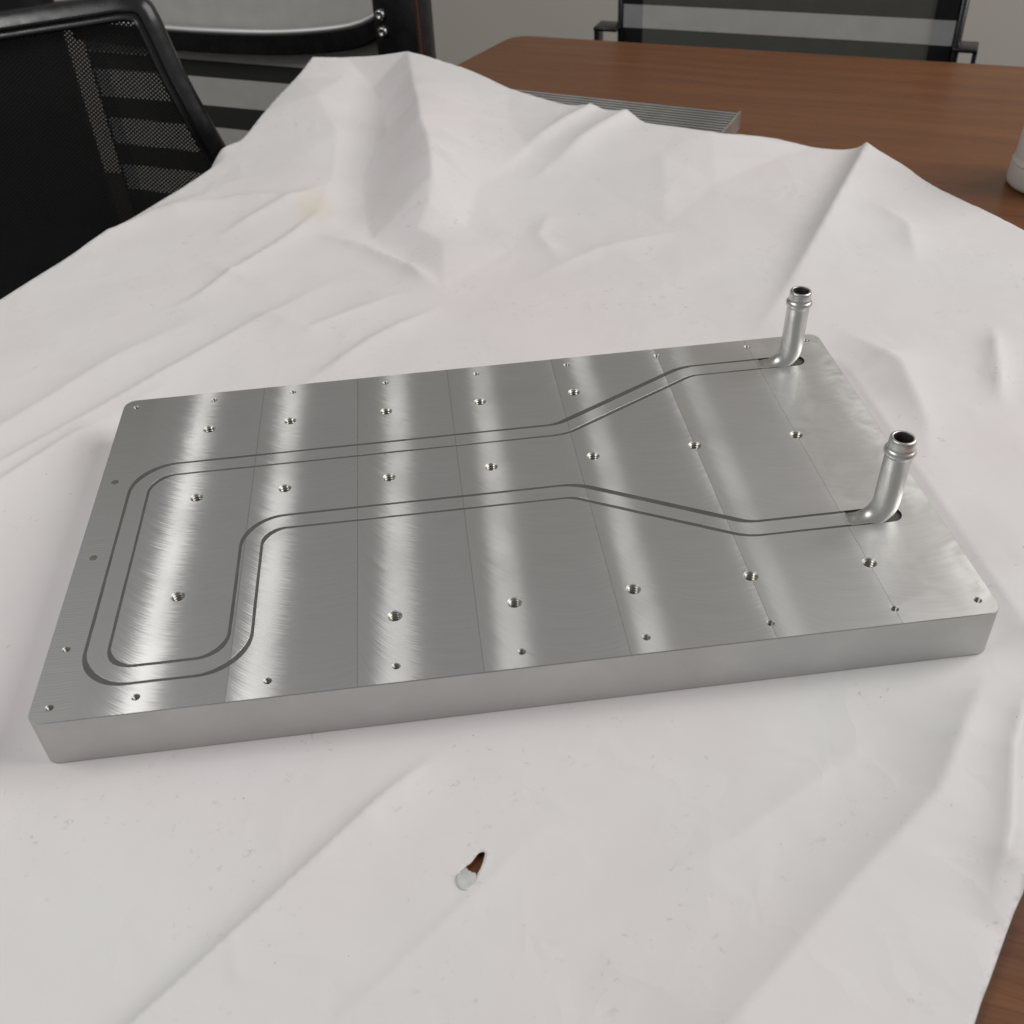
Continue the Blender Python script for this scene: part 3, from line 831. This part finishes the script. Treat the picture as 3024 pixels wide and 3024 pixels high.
# right: behind the far table edge
rc, zz = striped_chair(106, 590, 200, [(-145, -105, 'dim'), (-105, -69, 'grey'), (-69, -36, 'dim'), (-36, -2, 'grey'), (-2, 27, 'dim'), (27, 62, 'grey'), (62, 92, 'dim'), (92, 126, 'grey')], 135, -150, 30,
                       'light and dark banded mesh chair beyond the far table edge, against the wall')
for (a, b) in ((66, 104), (592, 626)):
    bm = bmesh.new()
    add_box(bm, a, b, -34, 6, zz - 36, zz - 30, 2)
    add_box(bm, a if a < 200 else b - 6, a + 6 if a < 200 else b, -30, 2, zz - 130, zz - 31, 1.5)
    mesh_obj('arm_bracket', from_bm(bm), M['black'], rc, True)
# left: beyond the table's left side
lc, zz = striped_chair(-640, -72, -150, [(-330, -278, 'dark'), (-278, -236, 'dark'), (-236, -194, 'grey'), (-194, -160, 'dark'), (-160, -118, 'grey'), (-118, -85, 'dark'), (-85, -43, 'grey'), (-43, -19, 'dark'), (-19, 30, 'grey'), (30, 82, 'grey'), (82, 108, 'dark'), (108, 150, 'grey')], 155, -330, 24,
                       'grey and black banded mesh chair with chrome rail, left of the bare table corner')
rail = catmull([(-640, 36), (-489, 31), (-380, 31), (-265, 36), (-163, 50), (-112, 73), (-98, 92)], step=12)
P3 = [(p[0], -16, zz + p[1] - 9) for p in rail]
vs, fs = [], []
for (x, y, z) in P3:
    for (dy, dz) in ((-9, -22), (-12, -18), (-12, 5), (-9, 8), (9, 8), (12, 5), (12, -18), (9, -22)): vs.append((x, y + dy, z + dz))
for i in range(len(P3) - 1):
    for k in range(8): fs.append((i * 8 + k, i * 8 + (k + 1) % 8, (i + 1) * 8 + (k + 1) % 8, (i + 1) * 8 + k))
fs += [tuple(range(7, -1, -1)), tuple((len(P3) - 1) * 8 + k for k in range(8))]
ra = mesh_obj('rail', mesh(vs, fs), M['black'], lc)
vs, fs = sweep([(p[0], -24, zz + p[1] - 1) for p in rail], 5.2, 14)
mesh_obj('chrome_strip', mesh(vs, fs), M['chrome'], ra, True)
bm = bmesh.new(); add_box(bm, -126, -60, -34, 16, zz - 150, zz + 150, 6, 3)
po = mesh_obj('side_post', from_bm(bm), M['black'], lc, True); po.rotation_euler = (0, 0, 0)
mesh_obj('brown_trim', box_mesh(-64, -59.5, -33.5, -30, zz - 150, zz + 150, 1), M['brown'], lc)
for (u, z) in ((-113, 68), (-112, 47)):
    vs, fs = lathe([(7.0, 0), (7.0, 2.5), (5.8, 5.0), (3.4, 6.4), (3.2, 4.2), (.01, 4.0)], 24)
    b = mesh_obj('bolt', mesh(vs, fs), M['bolt'], lc, True); b.location = (u * MM, -34 * MM, (zz + z) * MM); b.rotation_euler = (math.radians(90), 0, 0)

# ------------------------------------------------------------------ black mesh task chair, near left
def build_task_chair():
    yb = 900.0
    root = empty('mesh_task_chair', (-250, yb, FLOOR)); tag(root, 'black office chair with fine see-through mesh back, close to the table edge', 'chair')
    zz = -FLOOR
    def L(x, z): return (x + 250, z + zz)
    # outline (x, z) of frame: outer right side as seen, mirrored on the left
    outR = [(-250, 151), (-204, 154), (-119, 160), (-70, 163), (-48, 157), (-38, 136), (-24, 76), (-7, 20), (9, -30), (30, -100), (42, -180), (36, -260), (0, -310), (-250, -320)]
    pth = catmull([np.array(p, float) for p in outR], step=8)
    pr = [(p[0], p[1]) for p in pth]
    loop = pr + [(-500 - x, z) for x, z in pr[-2:0:-1]]
    n = len(loop)
    # flanged frame: profile across the outline (inward offset, depth)
    prof = [(0, 0), (1, -6), (9, -9), (12, -12), (15, -12.5), (17, -8.5), (19, -8.5), (21, -12.3), (24, -11.5), (26, -7), (26, 6), (14, 12), (4, 12), (0, 8)]
    vs, fs = [], []
    for i in range(n):
        p0, p1 = np.array(loop[i - 1]), np.array(loop[(i + 1) % n]); t = (p1 - p0) / np.linalg.norm(p1 - p0)
        inn = np.array([t[1], -t[0]])      # outline runs clockwise, so inward is to its right
        for (a, dy) in prof:
            q = np.array(loop[i]) + inn * a; x, z = L(q[0], q[1])
            vs.append((x, dy + .00022 * (z - zz - 30) * abs(z - zz - 30), z))
    k_ = len(prof)
    for i in range(n):
        j = (i + 1) % n
        for k in range(k_): fs.append((i * k_ + k, i * k_ + (k + 1) % k_, j * k_ + (k + 1) % k_, j * k_ + k))
    mesh_obj('back_frame', mesh(vs, fs), M['black'], root, True)
    # woven mesh: two diagonal families of strands clipped to the frame's inside
    inner = []
    for i in range(n):
        p0, p1 = np.array(loop[i - 1]), np.array(loop[(i + 1) % n]); t = (p1 - p0) / np.linalg.norm(p1 - p0)
        inner.append(np.array(loop[i]) + np.array([t[1], -t[0]]) * 23)
    inner = np.array(inner)
    vs, fs = [], []
    def clip(o, d):
        ts = []
        for i in range(len(inner)):
            a, b = inner[i], inner[(i + 1) % len(inner)]; e = b - a
            den = d[0] * e[1] - d[1] * e[0]
            if abs(den) < 1e-9: continue
            w_ = a - o; t = (w_[0] * e[1] - w_[1] * e[0]) / den; s = (w_[0] * d[1] - w_[1] * d[0]) / den
            if 0 <= s < 1: ts.append(t)
        ts.sort(); return [(ts[i], ts[i + 1]) for i in range(0, len(ts) - 1, 2)]
    pitch, half = 3.3, .92
    for fam, ang in enumerate((34, -52)):
        d = np.array([math.cos(math.radians(ang)), math.sin(math.radians(ang))]); nn = np.array([-d[1], d[0]])
        for k in range(-160, 161):
            o = np.array([-250., -80.]) + nn * k * pitch
            for t0, t1 in clip(o, d):
                m_ = max(1, int((t1 - t0) / 60)); base = len(vs)
                for q in range(m_ + 1):
                    c = o + d * (t0 + (t1 - t0) * q / m_)
                    for sgn in (-1, 1):
                        x, z = L(*(c + nn * half * sgn)); yy = .00022 * (z - zz - 30) * abs(z - zz - 30)
                        vs.append((x, yy + (.25 if fam else -.25), z)); vs.append((x, yy + (.25 if fam else -.25) + .4, z))
                for q in range(m_):
                    a = base + q * 4
                    fs.append((a, a + 2, a + 6, a + 4)); fs.append((a + 1, a + 5, a + 7, a + 3))
    ms = mesh_obj('mesh_weave', mesh(vs, fs), M['meshblack'], root); ms['kind'] = 'stuff'
    # seat, column, base
    mesh_obj('seat', box_mesh(10 - 240, 240, 30 - 520, -20, zz - 330, zz - 255, 25, 4), M['leather'], root, True)
    mesh_obj('seat_support', box_mesh(-30, 30, -300, 25, zz - 345, zz - 328, 4), M['black'], root)
    mesh_obj('back_spine', box_mesh(-28, 28, 14, 40, zz - 345, zz - 150, 6), M['black'], root)
    vs, fs = lathe([(28, 90), (28, zz - 520), (20, zz - 518), (20, zz - 340)], 20, 0, -240, True, True)
    mesh_obj('gas_column', mesh(vs, fs), M['black'], root, True)
    for k in range(5):
        a = 2 * math.pi * k / 5 + .3
        vs, fs = sweep([(0, -240, 95), (150 * math.cos(a), -240 + 150 * math.sin(a), 88), (290 * math.cos(a), -240 + 290 * math.sin(a), 62)], [26, 20, 14], 12)
        sp = mesh_obj('base_spoke', mesh(vs, fs), M['black'], root, True)
        bm = bmesh.new()
        bmesh.ops.create_cone(bm, segments=18, radius1=27, radius2=27, depth=40, cap_ends=True, matrix=Matrix.Translation((290 * math.cos(a), -240 + 290 * math.sin(a), 27)) @ Matrix.Rotation(a, 4, 'Z') @ Matrix.Rotation(math.pi / 2, 4, 'X'))
        mesh_obj('caster', from_bm(bm), M['black'], sp)
build_task_chair()

# ------------------------------------------------------------------ black padded chair seen through the mesh
def build_padded_chair():
    root = empty('padded_chair', (-572, 1420, FLOOR), math.radians(-8)); tag(root, 'black padded chair seen through the mesh of the nearer office chair', 'chair')
    zz = -FLOOR
    bm = bmesh.new(); add_box(bm, -290, 290, -45, 45, zz - 320, zz + 340, 38, 5)
    mesh_obj('backrest', from_bm(bm), M['leather'], root, True)
    bm = bmesh.new(); add_box(bm, -280, 280, -520, 20, zz - 380, zz - 270, 35, 5)
    mesh_obj('seat', from_bm(bm), M['leather'], root, True)
    for (x, y) in ((-240, -470), (240, -470), (-240, 0), (240, 0)):
        vs, fs = sweep([(x, y, zz - 370), (x * 1.04, y * 1.02, 0)], [18, 14], 12); mesh_obj('leg', mesh(vs, fs), M['black'], root, True)
build_padded_chair()
bpy.context.view_layer.update()
